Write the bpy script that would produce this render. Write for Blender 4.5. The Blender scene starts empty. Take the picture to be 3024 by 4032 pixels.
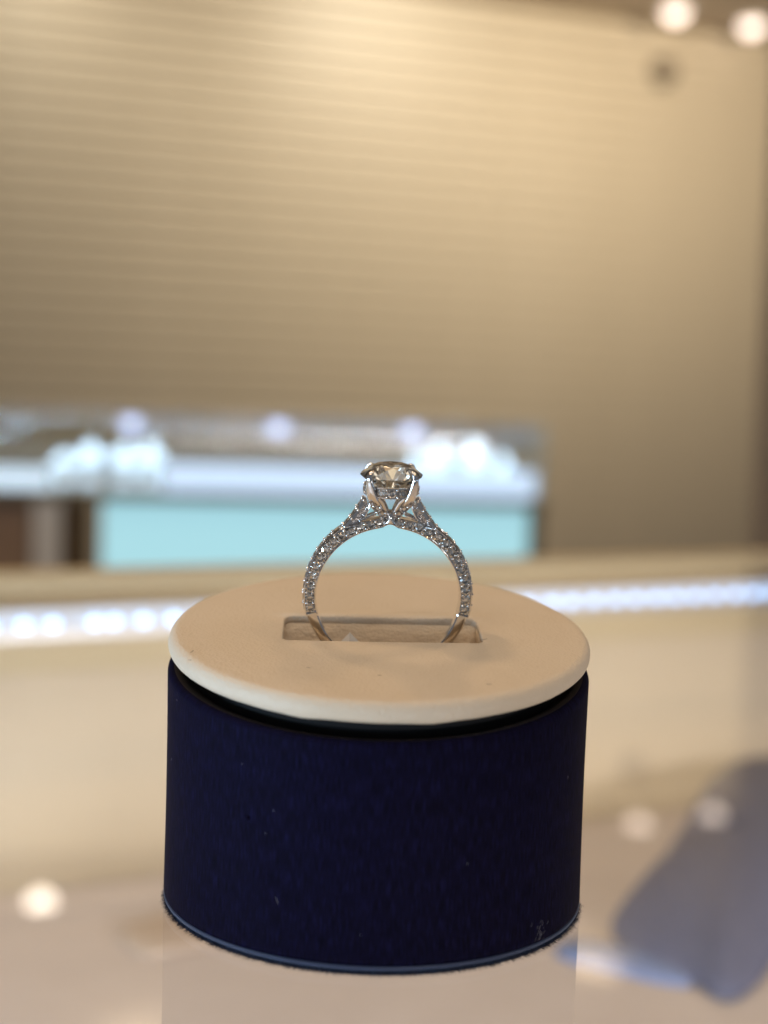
import bpy, bmesh, math, random
from math import sin, cos, pi, radians, sqrt, exp, atan2, hypot
from mathutils import Vector, Matrix, noise
random.seed(7)
sc = bpy.context.scene
col = sc.collection
MM = 0.001

# ------------------------------------------------------------------ camera
FPX, CXP, CYP = 5590.0, 1512.0, 2016.0          # focal length in photo pixels (3024 x 4032)
CAM = Vector((0.0000638, -0.17434, 0.06181))
PITCH, ROLL = 0.07766, 0.0312
fwd = Vector((0, cos(PITCH), -sin(PITCH)))
rt0 = Vector((1, 0, 0)); up0 = rt0.cross(fwd)
RT = rt0 * cos(ROLL) + up0 * sin(ROLL)
UP = -rt0 * sin(ROLL) + up0 * cos(ROLL)
cd = bpy.data.cameras.new('camera')
cam = bpy.data.objects.new('camera', cd); col.objects.link(cam)
M = Matrix.Identity(4)
for i in range(3):
    M[i][0] = RT[i]; M[i][1] = UP[i]; M[i][2] = -fwd[i]; M[i][3] = CAM[i]
cam.matrix_world = M
cd.sensor_fit = 'VERTICAL'; cd.sensor_height = 36.0; cd.sensor_width = 27.0
cd.lens = FPX / 4032 * 36.0
cd.clip_start = 0.005; cd.clip_end = 60
cd.dof.use_dof = True
cd.dof.focus_distance = 0.1685
cd.dof.aperture_fstop = cd.lens / 4.0           # pupil of 4 mm
sc.camera = cam

# ------------------------------------------------------------------ world, exposure
w = bpy.data.worlds.new('World'); sc.world = w; w.use_nodes = True
bg = w.node_tree.nodes['Background']
bg.inputs[0].default_value = (0.53, 0.56, 0.63, 1); bg.inputs[1].default_value = 0.24
sc.view_settings.view_transform = 'Standard'; sc.view_settings.look = 'None'
sc.view_settings.exposure = 0.0; sc.view_settings.gamma = 1.0
sc.view_settings.use_curve_mapping = False
sc.cycles.use_denoising = True
sc.cycles.max_bounces = 22; sc.cycles.transmission_bounces = 20; sc.cycles.glossy_bounces = 8
sc.cycles.transparent_max_bounces = 16; sc.cycles.diffuse_bounces = 4
sc.cycles.sample_clamp_indirect = 6.0
sc.cycles.caustics_reflective = True; sc.cycles.caustics_refractive = False

WARM = (1.0, 0.68, 0.39)
COOL = (0.50, 0.74, 1.0)
def area_lamp(name, loc, target, size, power, colour, size_y=None, spread=pi):
    l = bpy.data.lights.new(name, 'AREA'); l.energy = power; l.color = colour
    l.size = size; l.spread = spread
    if size_y: l.shape = 'RECTANGLE'; l.size_y = size_y
    else: l.shape = 'DISK'
    o = bpy.data.objects.new(name, l); col.objects.link(o); o.location = loc
    o.rotation_euler = (Vector(target) - Vector(loc)).to_track_quat('-Z', 'Y').to_euler()
    return o
def spot_lamp(name, loc, target, power, colour, angle, blend=0.8, radius=0.03):
    l = bpy.data.lights.new(name, 'SPOT'); l.energy = power; l.color = colour
    l.spot_size = radians(angle); l.spot_blend = blend; l.shadow_soft_size = radius
    o = bpy.data.objects.new(name, l); col.objects.link(o); o.location = loc
    o.rotation_euler = (Vector(target) - Vector(loc)).to_track_quat('-Z', 'Y').to_euler()
    return o
# ceiling lamps over the counter (out of the frame) and unseen fills added for stone and cap rim
for lx, ly, lp in ((-0.75, 0.25, 3.6), (-0.35, 0.95, 2.6), (0.55, 0.75, 2.2), (0.9, -0.1, 1.4), (-0.9, -1.0, 1.2), (0.4, -1.3, 0.9)):
    area_lamp('ceiling_lamp', (lx, ly, 1.40), (0, 0, 0.03), 0.14, lp, WARM)
area_lamp('diamond_fill_panel', (-0.15, -0.15, 1.41), (-0.15, -0.15, 0), 1.9, 7.2, (1.0, 0.90, 0.78), 1.1)  # soft panel added so the diamond's facets catch more light
area_lamp('cool_rim_fill', (-0.30, -0.20, -0.012), (-0.01, 0.0, 0.028), 0.22, 1.25, COOL, 0.012)  # unseen cool fill, added for bluish light on the cap rim
area_lamp('side_case_led_bar', (-0.60, -0.20, 0.02), (0, 0, 0.03), 0.50, 1.30, COOL, 0.03)
area_lamp('side_case_led_bar', (0.70, -0.05, 0.02), (0, 0, 0.03), 0.50, 0.10, COOL, 0.03)

# ------------------------------------------------------------------ helpers
def ray(u, v):
    d = fwd * FPX + RT * (u - CXP) - UP * (v - CYP)
    return d
def at_y(u, v, y):                                # photo pixel -> point on the upright plane y
    d = ray(u, v); return CAM + d * ((y - CAM.y) / d.y)
def at_z(u, v, z):                                # photo pixel -> point on the level plane z
    d = ray(u, v); return CAM + d * ((z - CAM.z) / d.z)
def at_plane(u, v, p, n):
    d = ray(u, v); return CAM + d * ((Vector(p) - CAM).dot(n) / d.dot(n))

class MB:
    """collects vertices and faces; scale turns millimetres into metres"""
    def __init__(s, scale=1.0): s.v = []; s.f = []; s.k = scale
    def add(s, vs, fs):
        o = len(s.v); s.v += [tuple(p) for p in vs]; s.f += [tuple(i + o for i in f) for f in fs]
    def box(s, c, d, m=None):
        x, y, z = (a / 2 for a in d)
        vs = [Vector((c[0] + i * x, c[1] + j * y, c[2] + k * z)) for i in (-1, 1) for j in (-1, 1) for k in (-1, 1)]
        if m: vs = [m @ p for p in vs]
        s.add(vs, [(0, 1, 3, 2), (4, 6, 7, 5), (0, 4, 5, 1), (2, 3, 7, 6), (0, 2, 6, 4), (1, 5, 7, 3)])
    def loops(s, rings, closed=True, cap0=False, cap1=False):
        n = len(rings[0]); o = len(s.v)
        for r in rings: s.v += [tuple(p) for p in r]
        for i in range(len(rings) - 1):
            for j in range(n if closed else n - 1):
                a = o + i * n + j; b = o + i * n + (j + 1) % n
                s.f.append((a, b, b + n, a + n))
        if cap0: s.f.append(tuple(o + j for j in reversed(range(n))))
        if cap1: s.f.append(tuple(o + (len(rings) - 1) * n + j for j in range(n)))
    def lathe(s, prof, n=64, cx=0, cy=0, cap0=False, cap1=False):
        s.loops([[(cx + r * cos(2 * pi * j / n), cy + r * sin(2 * pi * j / n), z) for j in range(n)] for r, z in prof], True, cap0, cap1)
    def mesh(s, name, smooth=True, angle=None):
        me = bpy.data.meshes.new(name)
        me.from_pydata([(x * s.k, y * s.k, z * s.k) for x, y, z in s.v], [], s.f)
        b = bmesh.new(); b.from_mesh(me); bmesh.ops.recalc_face_normals(b, faces=b.faces); b.to_mesh(me); b.free()
        me.polygons.foreach_set('use_smooth', [smooth] * len(me.polygons))
        if smooth and angle is not None: me.set_sharp_from_angle(angle=radians(angle))
        me.update(); return me
    def build(s, name, mat, parent=None, smooth=True, angle=40, bevel=0.0):
        o = bpy.data.objects.new(name, s.mesh(name, smooth, angle)); col.objects.link(o)
        o.data.materials.append(mat)
        if parent: o.parent = parent
        if bevel:
            b = o.modifiers.new('bevel', 'BEVEL'); b.width = bevel; b.segments = 3; b.limit_method = 'ANGLE'
        return o
def empty(name, loc=(0, 0, 0), rot=(0, 0, 0)):
    o = bpy.data.objects.new(name, None); col.objects.link(o); o.location = loc; o.rotation_euler = rot
    o.empty_display_size = 0.01; return o
def tag(o, label, cat, group=None):
    o['label'] = label; o['category'] = cat
    if group: o['group'] = group
    return o
def struct(o): o['kind'] = 'structure'; return o
def link_copy(me, name, parent, mat4=None):
    o = bpy.data.objects.new(name, me); col.objects.link(o); o.parent = parent
    if mat4 is not None: o.matrix_local = mat4
    return o

# ------------------------------------------------------------------ materials
def mat(name, colour=(0.8, 0.8, 0.8), rough=0.5, metal=0.0, **kw):
    m = bpy.data.materials.new(name); m.use_nodes = True
    b = m.node_tree.nodes['Principled BSDF']
    b.inputs['Base Color'].default_value = (*colour, 1); b.inputs['Roughness'].default_value = rough
    b.inputs['Metallic'].default_value = metal
    for k, v in kw.items(): b.inputs[k.replace('_', ' ')].default_value = v
    return m
def N(m, t, **kw):
    n = m.node_tree.nodes.new(t)
    for k, v in kw.items(): setattr(n, k, v)
    return n
def L(m, a, b): m.node_tree.links.new(a, b)
def P(m): return m.node_tree.nodes['Principled BSDF']
def noise_node(m, scale, detail=3, rough=0.5, vec=None, stretch=None):
    n = N(m, 'ShaderNodeTexNoise'); n.inputs['Scale'].default_value = scale
    n.inputs['Detail'].default_value = detail; n.inputs['Roughness'].default_value = rough
    if vec is None:
        tc = N(m, 'ShaderNodeTexCoord'); vec = tc.outputs['Object']
    if stretch:
        mp = N(m, 'ShaderNodeMapping'); mp.inputs['Scale'].default_value = stretch
        L(m, vec, mp.inputs['Vector']); vec = mp.outputs['Vector']
    L(m, vec, n.inputs['Vector']); return n
def ramp(m, src, stops):
    r = N(m, 'ShaderNodeValToRGB'); e = r.color_ramp.elements
    e[0].position, e[0].color = stops[0][0], (*stops[0][1], 1)
    e[1].position, e[1].color = stops[-1][0], (*stops[-1][1], 1)
    for p, c in stops[1:-1]:
        k = e.new(p); k.color = (*c, 1)
    L(m, src, r.inputs[0]); return r
def bump(m, src, dist, strength=1.0, prev=None):
    b = N(m, 'ShaderNodeBump'); b.inputs['Distance'].default_value = dist; b.inputs['Strength'].default_value = strength
    L(m, src, b.inputs['Height'])
    if prev: L(m, prev.outputs[0], b.inputs['Normal'])
    return b
def emit(name, colour, strength):
    m = bpy.data.materials.new(name); m.use_nodes = True; nt = m.node_tree
    b = P(m); b.inputs['Base Color'].default_value = (0.8, 0.8, 0.8, 1)
    b.inputs['Emission Color'].default_value = (*colour, 1); b.inputs['Emission Strength'].default_value = strength
    return m

# leather: cream, fine pebble grain, soft wrinkles
def leather(name, c0, c1, wrinkle=0.0):
    m = mat(name, c0, 0.52); b = P(m); b.inputs['Specular IOR Level'].default_value = 0.35
    big = noise_node(m, 55, 4, 0.55); r = ramp(m, big.outputs[0], [(0.3, c1), (0.65, c0)])
    L(m, r.outputs[0], b.inputs['Base Color'])
    vo = N(m, 'ShaderNodeTexVoronoi'); tc = N(m, 'ShaderNodeTexCoord'); L(m, tc.outputs['Object'], vo.inputs['Vector'])
    vo.inputs['Scale'].default_value = 2600
    b1 = bump(m, vo.outputs['Distance'], 0.00009, 0.7)
    n2 = noise_node(m, 750, 5, 0.65); b2 = bump(m, n2.outputs[0], 0.00022, 0.55, b1)
    if wrinkle:
        n3 = noise_node(m, 260, 5, 0.62, stretch=(0.55, 1, 2.2)); b2 = bump(m, n3.outputs[0], 0.0005, wrinkle, b2)
    L(m, b2.outputs[0], b.inputs['Normal']); return m
M_leather = leather('cream_leather', (0.735, 0.63, 0.495), (0.69, 0.58, 0.44))
M_pad = leather('creased_leather', (0.77, 0.63, 0.465), (0.70, 0.56, 0.39), 0.8)

# navy bookcloth: threads run up the drum
M_cloth = mat('navy_cloth', (0.007, 0.008, 0.045), 0.75); b = P(M_cloth)
b.inputs['Sheen Weight'].default_value = 0.0; b.inputs['Sheen Roughness'].default_value = 0.35
b.inputs['Sheen Tint'].default_value = (0.30, 0.42, 1.0, 1)
b.inputs['Specular IOR Level'].default_value = 0.05
tc = N(M_cloth, 'ShaderNodeTexCoord'); sx = N(M_cloth, 'ShaderNodeSeparateXYZ'); L(M_cloth, tc.outputs['Object'], sx.inputs[0])
an = N(M_cloth, 'ShaderNodeMath', operation='ARCTAN2'); L(M_cloth, sx.outputs['Y'], an.inputs[0]); L(M_cloth, sx.outputs['X'], an.inputs[1])
mu = N(M_cloth, 'ShaderNodeMath', operation='MULTIPLY'); mu.inputs[1].default_value = 0.0259; L(M_cloth, an.outputs[0], mu.inputs[0])
cb = N(M_cloth, 'ShaderNodeCombineXYZ'); L(M_cloth, mu.outputs[0], cb.inputs[0]); L(M_cloth, sx.outputs['Z'], cb.inputs[1])
thr = noise_node(M_cloth, 6500, 2, 0.6, cb.outputs[0], (1, 0.07, 1))
wft = noise_node(M_cloth, 2600, 2, 0.5, cb.outputs[0], (0.5, 1, 1))
cr = ramp(M_cloth, thr.outputs[0], [(0.30, (0.0016, 0.0014, 0.006)), (0.52, (0.0034, 0.0029, 0.0150)), (0.60, (0.0052, 0.0048, 0.026)), (0.78, (0.0085, 0.0085, 0.044))])
sp = noise_node(M_cloth, 1500, 0, 0.5, cb.outputs[0])
sr = ramp(M_cloth, sp.outputs[0], [(0.93, (0, 0, 0)), (0.95, (1, 1, 1))])
mx = N(M_cloth, 'ShaderNodeMix', data_type='RGBA'); L(M_cloth, sr.outputs[0], mx.inputs['Factor'])
L(M_cloth, cr.outputs[0], mx.inputs[6]); mx.inputs[7].default_value = (0.16, 0.16, 0.2, 1)
L(M_cloth, mx.outputs[2], b.inputs['Base Color'])
b1 = bump(M_cloth, thr.outputs[0], 0.00008, 0.45); b2 = bump(M_cloth, wft.outputs[0], 0.00006, 0.35, b1)
L(M_cloth, b2.outputs[0], b.inputs['Normal'])
M_edge = mat('brown_black_cloth_edge', (0.012, 0.008, 0.009), 0.8)
M_velvet = mat('navy_velvet', (0.006, 0.010, 0.030), 0.9, Sheen_Weight=0.5, Sheen_Roughness=0.4)
P(M_velvet).inputs['Sheen Tint'].default_value = (0.2, 0.5, 1.0, 1)
M_plug = mat('black_card', (0.004, 0.004, 0.005), 0.9)

M_metal = mat('white_gold', (0.84, 0.82, 0.80), 0.07, 1.0)
nz = noise_node(M_metal, 1800, 2); bm_ = bump(M_metal, nz.outputs[0], 0.00003, 0.25); L(M_metal, bm_.outputs[0], P(M_metal).inputs['Normal'])
M_cast = mat('cast_gold_dark_reflection', (0.55, 0.53, 0.52), 0.14, 1.0)  # dark reflections of the webs put into a lower metal colour
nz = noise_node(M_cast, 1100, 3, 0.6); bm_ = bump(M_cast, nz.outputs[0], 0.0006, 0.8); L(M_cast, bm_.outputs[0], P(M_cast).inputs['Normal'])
def gem(name, ior, colour):
    m = bpy.data.materials.new(name); m.use_nodes = True; nt = m.node_tree
    nt.nodes.remove(P(m)); g = N(m, 'ShaderNodeBsdfGlass'); g.inputs['IOR'].default_value = ior
    g.inputs['Roughness'].default_value = 0.0; g.inputs['Color'].default_value = (*colour, 1)
    L(m, g.outputs[0], nt.nodes['Material Output'].inputs['Surface']); return m
M_diamond = gem('diamond', 2.42, (0.99, 0.985, 0.96))
M_pave = gem('pave_diamond', 2.42, (0.99, 0.985, 0.97))

def pane_glass(name, tint, ior=1.5, gain=1.0):
    m = bpy.data.materials.new(name); m.use_nodes = True; nt = m.node_tree
    nt.nodes.remove(P(m)); t = N(m, 'ShaderNodeBsdfTransparent'); t.inputs[0].default_value = (*tint, 1)
    g = N(m, 'ShaderNodeBsdfGlossy'); g.inputs['Roughness'].default_value = 0.0; g.inputs['Color'].default_value = (1, 1, 1, 1)
    f = N(m, 'ShaderNodeFresnel'); f.inputs['IOR'].default_value = ior
    ge = N(m, 'ShaderNodeNewGeometry'); mr = N(m, 'ShaderNodeMapRange')      # same reflectance from either side of the pane
    mr.inputs['To Min'].default_value = ior; mr.inputs['To Max'].default_value = 1.0 / ior
    L(m, ge.outputs['Backfacing'], mr.inputs['Value']); L(m, mr.outputs[0], f.inputs['IOR'])
    x = N(m, 'ShaderNodeMixShader'); src = f.outputs[0]
    L(m, src, x.inputs[0]); L(m, t.outputs[0], x.inputs[1]); L(m, g.outputs[0], x.inputs[2])
    L(m, x.outputs[0], nt.nodes['Material Output'].inputs['Surface']); return m
M_counter = pane_glass('counter_glass', (0.97, 0.985, 0.98), 1.62)
M_clear = bpy.data.materials.new('clear_underside'); M_clear.use_nodes = True
M_clear.node_tree.nodes.remove(P(M_clear)); _t = N(M_clear, 'ShaderNodeBsdfTransparent'); _t.inputs[0].default_value = (0.99, 1, 0.995, 1)
L(M_clear, _t.outputs[0], M_clear.node_tree.nodes['Material Output'].inputs['Surface'])
M_caseglass = pane_glass('case_glass', (0.95, 0.97, 0.97))

def mottled(name, c0, c1, scale, rough=0.6, b=0.0):
    m = mat(name, c0, rough); n = noise_node(m, scale, 4, 0.6)
    r = ramp(m, n.outputs[0], [(0.3, c0), (0.7, c1)]); L(m, r.outputs[0], P(m).inputs['Base Color'])
    if b:
        k = bump(m, n.outputs[0], b, 0.6); L(m, k.outputs[0], P(m).inputs['Normal'])
    return m
M_wall = mottled('cream_slat_paint', (0.66, 0.585, 0.46), (0.70, 0.625, 0.50), 3.0, 0.55)
M_joint = mottled('slat_joint', (0.36, 0.29, 0.19), (0.40, 0.32, 0.21), 6.0, 0.8)
M_ceil = mottled('tan_ceiling', (0.70, 0.61, 0.52), (0.74, 0.65, 0.55), 2.0, 0.8)
M_floor = mottled('stone_floor', (0.30, 0.24, 0.18), (0.36, 0.29, 0.22), 3.0, 0.35)
M_deck = mottled('peach_cloth_deck', (0.62, 0.53, 0.49), (0.66, 0.57, 0.53), 60, 0.85, 0.0004)
M_back = mottled('tan_panel', (0.56, 0.455, 0.285), (0.60, 0.49, 0.31), 12, 0.5)
M_cove = mottled('cream_cove', (0.59, 0.49, 0.37), (0.63, 0.525, 0.40), 20, 0.7)
M_whitep = mottled('white_enamel', (0.78, 0.78, 0.76), (0.82, 0.82, 0.80), 20, 0.4)
M_brown = mottled('dark_bronze', (0.10, 0.065, 0.03), (0.13, 0.085, 0.04), 30, 0.4)
M_trim = mottled('olive_bronze_trim', (0.22, 0.20, 0.14), (0.26, 0.23, 0.165), 30, 0.45)
M_wood = mottled('brown_wood', (0.30, 0.20, 0.14), (0.36, 0.25, 0.17), 14, 0.5)
M_alu = mat('brushed_aluminium', (0.72, 0.74, 0.78), 0.35, 0.9)
M_led = emit('led_diode', (0.32, 0.56, 1.0), 4.4)
M_ledsoft = emit('led_diffuser', (0.38, 0.60, 1.0), 0.30)
M_lamp = emit('lamp_lens', (1.0, 0.80, 0.68), 3.0)
M_turq = emit('turquoise_backlit_panel', (0.43, 0.77, 0.87), 0.82); P(M_turq).inputs['Base Color'].default_value = (0.25, 0.5, 0.52, 1)
M_puck = emit('puck_lens', (0.50, 0.60, 1.0), 2.2)
M_satin = mottled('pale_satin', (0.72, 0.69, 0.66), (0.76, 0.73, 0.70), 60, 0.45)
M_darkrefl = mottled('dark_reflection_navy', (0.12, 0.13, 0.21), (0.145, 0.155, 0.24), 200, 0.8)  # tone of a dark reflection, put in as navy colour
M_bluesatin = mottled('pale_blue_satin', (0.19, 0.25, 0.44), (0.23, 0.29, 0.50), 90, 0.5)
M_tanpad = mottled('tan_suede', (0.50, 0.385, 0.30), (0.54, 0.42, 0.33), 200, 0.9)
M_card = mat('white_card', (0.90, 0.89, 0.87), 0.4, Subsurface_Weight=0.0)
M_dark = mat('brown_plastic', (0.22, 0.18, 0.14), 0.5)

# ================================================================== THE SETTING
# slatted wall: stands 4.9 m away and runs back towards the right
WYAW = radians(20)
W0 = Vector((0, 4.75, 0)); WD = Vector((cos(WYAW), sin(WYAW), 0)); WN = Vector((sin(WYAW), -cos(WYAW), 0))
FLOOR = -1.02
CEIL = 1.46
def wall_m():
    m = Matrix.Identity(4)
    for i in range(3): m[i][0] = WD[i]; m[i][1] = -WN[i]; m[i][2] = (0, 0, 1)[i]; m[i][3] = W0[i]
    return m
WM = wall_m()
k = MB(); k.box((0, 0.06, (FLOOR + CEIL) / 2), (7.0, 0.08, CEIL - FLOOR))
wall = struct(k.build('wall', M_joint, None, False)); wall.matrix_world = WM
SL = 0.056
k = MB(); prof = [(-0.016, 0.0), (-0.016, 0.040), (-0.003, 0.051), (0.02, 0.051), (0.02, 0.0)]
k.loops([[(x, y - 0.0, z) for y, z in prof] for x in (-3.5, 3.5)], True, True, True)
sm = k.mesh('slat', True, 30); sm.materials.append(M_wall)
nsl = int((CEIL - FLOOR) / SL)
for i in range(nsl):
    link_copy(sm, 'slat', wall, Matrix.Translation((0, 0, FLOOR + 0.004 + i * SL)))
k = MB(); k.box((0, 2.4, CEIL + 0.03), (8.0, 7.6, 0.06)); struct(k.build('ceiling', M_ceil, None, False))
k = MB(); k.box((0, 2.4, FLOOR - 0.03), (8.0, 7.6, 0.06)); struct(k.build('floor', M_floor, None, False))

# wall washers: give the pools of light on the slats
def wall_pt(u, v): return at_plane(u, v, W0, WN)
def washer(u, v, out, up, power, angle, blend=1.0, colour=(1.0, 0.85, 0.63)):
    p = wall_pt(u, v); q = p + WN * out; q.z = min(CEIL - 0.03, p.z + up)
    return spot_lamp('wall_washer', q, p, power, colour, angle, blend, 0.04)
washer(1420, 210, 0.50, 0.20, 5.6, 140, 1.0, (1.0, 0.97, 0.88))
washer(110, 30, 0.45, 0.25, 8.5, 130, 1.0, (1.0, 0.92, 0.76))
washer(1750, 560, 1.4, 1.0, 54, 110)
washer(2750, 600, 1.5, 0.9, 62, 120, 1.0, (1.0, 0.82, 0.58))
washer(300, 700, 1.5, 1.0, 36, 120)

# recessed ceiling lamps
def downlight(u, v, label):
    p = at_z(u, v, CEIL - 0.012)
    t = empty('ceiling_downlight', (p.x, p.y, CEIL))
    k = MB(); k.lathe([(0.040, -0.0005), (0.056, -0.0005), (0.058, -0.006), (0.052, -0.012), (0.044, -0.012), (0.040, -0.008)], 40)
    k.build('trim_ring', M_whitep, t)
    k = MB(); k.lathe([(0.001, -0.046), (0.018, -0.042), (0.031, -0.031), (0.038, -0.016), (0.0395, -0.003)], 40, cap0=True); k.build('lens', M_lamp, t)
    tag(t, label, 'downlight', 'recessed ceiling lamps')
    return t
downlight(2660, 45, 'left of the two round lamps glowing in the upper right corner')
downlight(2960, 100, 'rightmost round lamp glowing in the upper right corner')
pr = at_z(160, 3570, 0.0); dv = pr - CAM; dv.z = -dv.z
pr = pr + dv * ((CEIL - pr.z) / dv.z)
t = empty('ceiling_downlight', (pr.x, pr.y, CEIL))
k = MB(); k.lathe([(0.040, -0.0005), (0.056, -0.0005), (0.058, -0.006), (0.052, -0.012), (0.044, -0.012), (0.040, -0.008)], 40); k.build('trim_ring', M_whitep, t)
k = MB(); k.lathe([(0.001, -0.046), (0.018, -0.042), (0.031, -0.031), (0.038, -0.016), (0.0395, -0.003)], 40, cap0=True)
k.build('lens', emit('bright_lamp_lens', (1.0, 0.88, 0.74), 9.0), t)
tag(t, 'ceiling lamp seen as a white spot reflected in the glass at lower left', 'downlight', 'recessed ceiling lamps')

# small dark fitting on the wall below the right-hand lamps
p = wall_pt(2602, 285)
t = empty('wall_sensor', p + WN * 0.012)
t.rotation_euler = (pi / 2, 0, WYAW)
k = MB(); k.lathe([(0.052, 0.0), (0.052, 0.018), (0.046, 0.026)], 32, cap0=True, cap1=True); k.build('base', M_dark, t)
k = MB(); k.lathe([(0.036, 0.026), (0.032, 0.040), (0.018, 0.050), (0.002, 0.053)], 32, cap1=True); k.build('dome', M_dark, t)
tag(t, 'small brown round fitting high on the cream slatted wall', 'sensor')

# ================================================================== THE COUNTER UNDER THE STAND
La, Lb = at_z(0, 2468, -0.010), at_z(3024, 2338, -0.010)
cdir = (Lb - La).normalized(); CY_ = atan2(cdir.y, cdir.x)
cperp = Vector((-cdir.y, cdir.x, 0))
Efar = at_z(1100, 2245, 0)
far_off = (Efar - La).dot(cperp)
ctr = empty('display_counter', (La.x, La.y, 0), (0, 0, CY_))       # local x along LED line, y away from the camera
LX = (Lb - La).length
X0, X1, Y0, Y1 = -0.9, LX + 1.1, -0.54, far_off
DECK = -0.088
k = MB(); k.box(((X0 + X1) / 2, (Y0 + Y1) / 2, -0.003), (X1 - X0, Y1 - Y0, 0.006)); gt = k.build('glass_top', M_counter, ctr, False)
gt.data.materials.append(M_clear)                     # one mirror image: the underside only lets light through
for pg_ in gt.data.polygons: pg_.material_index = 0 if pg_.normal.z > 0.5 else 1
k = MB(); k.box(((X0 + X1) / 2, (Y0 + Y1) / 2, DECK - 0.006), (X1 - X0, Y1 - Y0, 0.012)); k.build('deck', M_deck, ctr, False)
k = MB(); k.box(((X0 + X1) / 2, Y1 + 0.0065, DECK / 2 - 0.001), (X1 - X0, 0.012, -DECK + 0.004)); k.build('back_panel', M_back, ctr, False)
k = MB(); k.box(((X0 + X1) / 2, (Y0 + Y1) / 2, (FLOOR + DECK - 0.0125) / 2), (X1 - X0 - 0.02, Y1 - Y0 - 0.02, DECK - 0.0125 - FLOOR - 0.001)); k.build('cabinet', M_wood, ctr, False)
CR = 0.055; k = MB(); prc = [(Y1 - 0.0005 - CR + CR * sin(radians(a)), DECK + 0.0005 + CR - CR * cos(radians(a))) for a in range(0, 91, 6)]
k.loops([[(x, y, z) for y, z in prc] for x in (X0 + 0.001, X1 - 0.001)], closed=False); k.build('cove', M_cove, ctr, True, 80)
# LED strip under the glass: channel, diffuser and diodes
k = MB(); k.box(((X0 + X1) / 2, 0, -0.0125), (X1 - X0 - 0.02, 0.008, 0.003)); ch = k.build('led_channel', M_alu, ctr, False)
k = MB(); k.lathe([(0.0019, 0.0), (0.0019, 0.0014), (0.0014, 0.0024), (0.0003, 0.0028)], 12, cap0=True, cap1=True)
dm = k.mesh('diode', True, 40); dm.materials.append(M_led)
sp_ = 0.0096; nd = int((LX + 0.12) / sp_)
for i in range(nd):
    jx = random.uniform(-0.0006, 0.0006) + (0.003 if i == 9 else 0)
    o = link_copy(dm, 'diode', ch, Matrix.Translation((-0.06 + i * sp_ + jx, 0, -0.011)))
k = MB(); k.box(((X0 + X1) / 2, 0.0046, -0.0100), (X1 - X0 - 0.02, 0.0012, 0.008)); k.build('diffuser', M_ledsoft, ch, False)
def cpt(x, y, z): return Matrix.Translation((La.x, La.y, 0)) @ Matrix.Rotation(CY_, 4, 'Z') @ Vector((x, y, z))
area_lamp('counter_front_led', cpt(LX * 0.45, -0.525, -0.012), cpt(LX * 0.45, 0.0, -0.075), LX + 0.4, 0.36, (1.0, 0.94, 0.92), 0.01, radians(46))
tag(ctr, 'glass-topped display counter with a lit LED strip under the glass', 'counter')

# pads on the deck and a navy stand-in for a dark reflection, seen through the glass
def deck_pt(u, v, z=DECK): return at_z(u, v, z)
def cushion(u, v, yaw, lx, ly, h, m, label):
    p = deck_pt(u, v); t = empty('jewellery_pad', (p.x, p.y, DECK), (0, 0, radians(yaw)))
    def ringpts(f, z):
        r = []
        for j in range(40):
            a = 2 * pi * j / 40; c, s_ = cos(a), sin(a); q = (abs(c) ** 4 + abs(s_) ** 4) ** -0.25
            r.append((lx / 2 * f * c * q, ly / 2 * f * s_ * q, z))
        return r
    k = MB(); k.loops([ringpts(f, z * h) for f, z in ((0.96, 0), (1.0, 0.22), (0.98, 0.45), (0.90, 0.68), (0.74, 0.86), (0.5, 0.96), (0.25, 1.0))], True, True, True)
    k.build('cushion', m, t, True, 80)
    k = MB(); k.box((0, 0, h * 1.02), (lx * 0.4, 0.0012, h * 0.12)); k.build('ring_slot', m, t, False)
    tag(t, label, 'pad'); return t
cushion(2470, 3800, 150, 0.040, 0.016, 0.003, M_bluesatin, 'small pale blue pad under the glass beside the navy shape')
cushion(700, 3690, 35, 0.032, 0.024, 0.003, M_tanpad, 'small brown pad under the glass at lower left')
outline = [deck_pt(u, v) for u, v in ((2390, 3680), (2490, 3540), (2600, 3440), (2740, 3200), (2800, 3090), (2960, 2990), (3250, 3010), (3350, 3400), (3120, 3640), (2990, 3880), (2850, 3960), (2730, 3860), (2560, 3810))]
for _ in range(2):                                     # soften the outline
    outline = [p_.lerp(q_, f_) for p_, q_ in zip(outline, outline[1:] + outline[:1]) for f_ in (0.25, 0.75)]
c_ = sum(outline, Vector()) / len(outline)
ty = empty('reflection_standin', (c_.x, c_.y, DECK))  # added shape: stands in for a dark reflection in the glass
k = MB(); k.loops([[((p - c_).x * f, (p - c_).y * f, z) for p in outline] for f, z in ((0.97, 0.0), (1.03, 0.0012), (1.02, 0.0024), (0.95, 0.0050), (0.83, 0.0085), (0.62, 0.0125), (0.35, 0.0150))], True, True, True); k.build('cushion', M_darkrefl, ty, True, 80)
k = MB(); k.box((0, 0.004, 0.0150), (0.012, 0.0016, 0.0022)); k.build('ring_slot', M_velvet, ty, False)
tag(ty, 'blurred navy shape added under the glass for a dark reflection at lower right', 'cushion')

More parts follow.
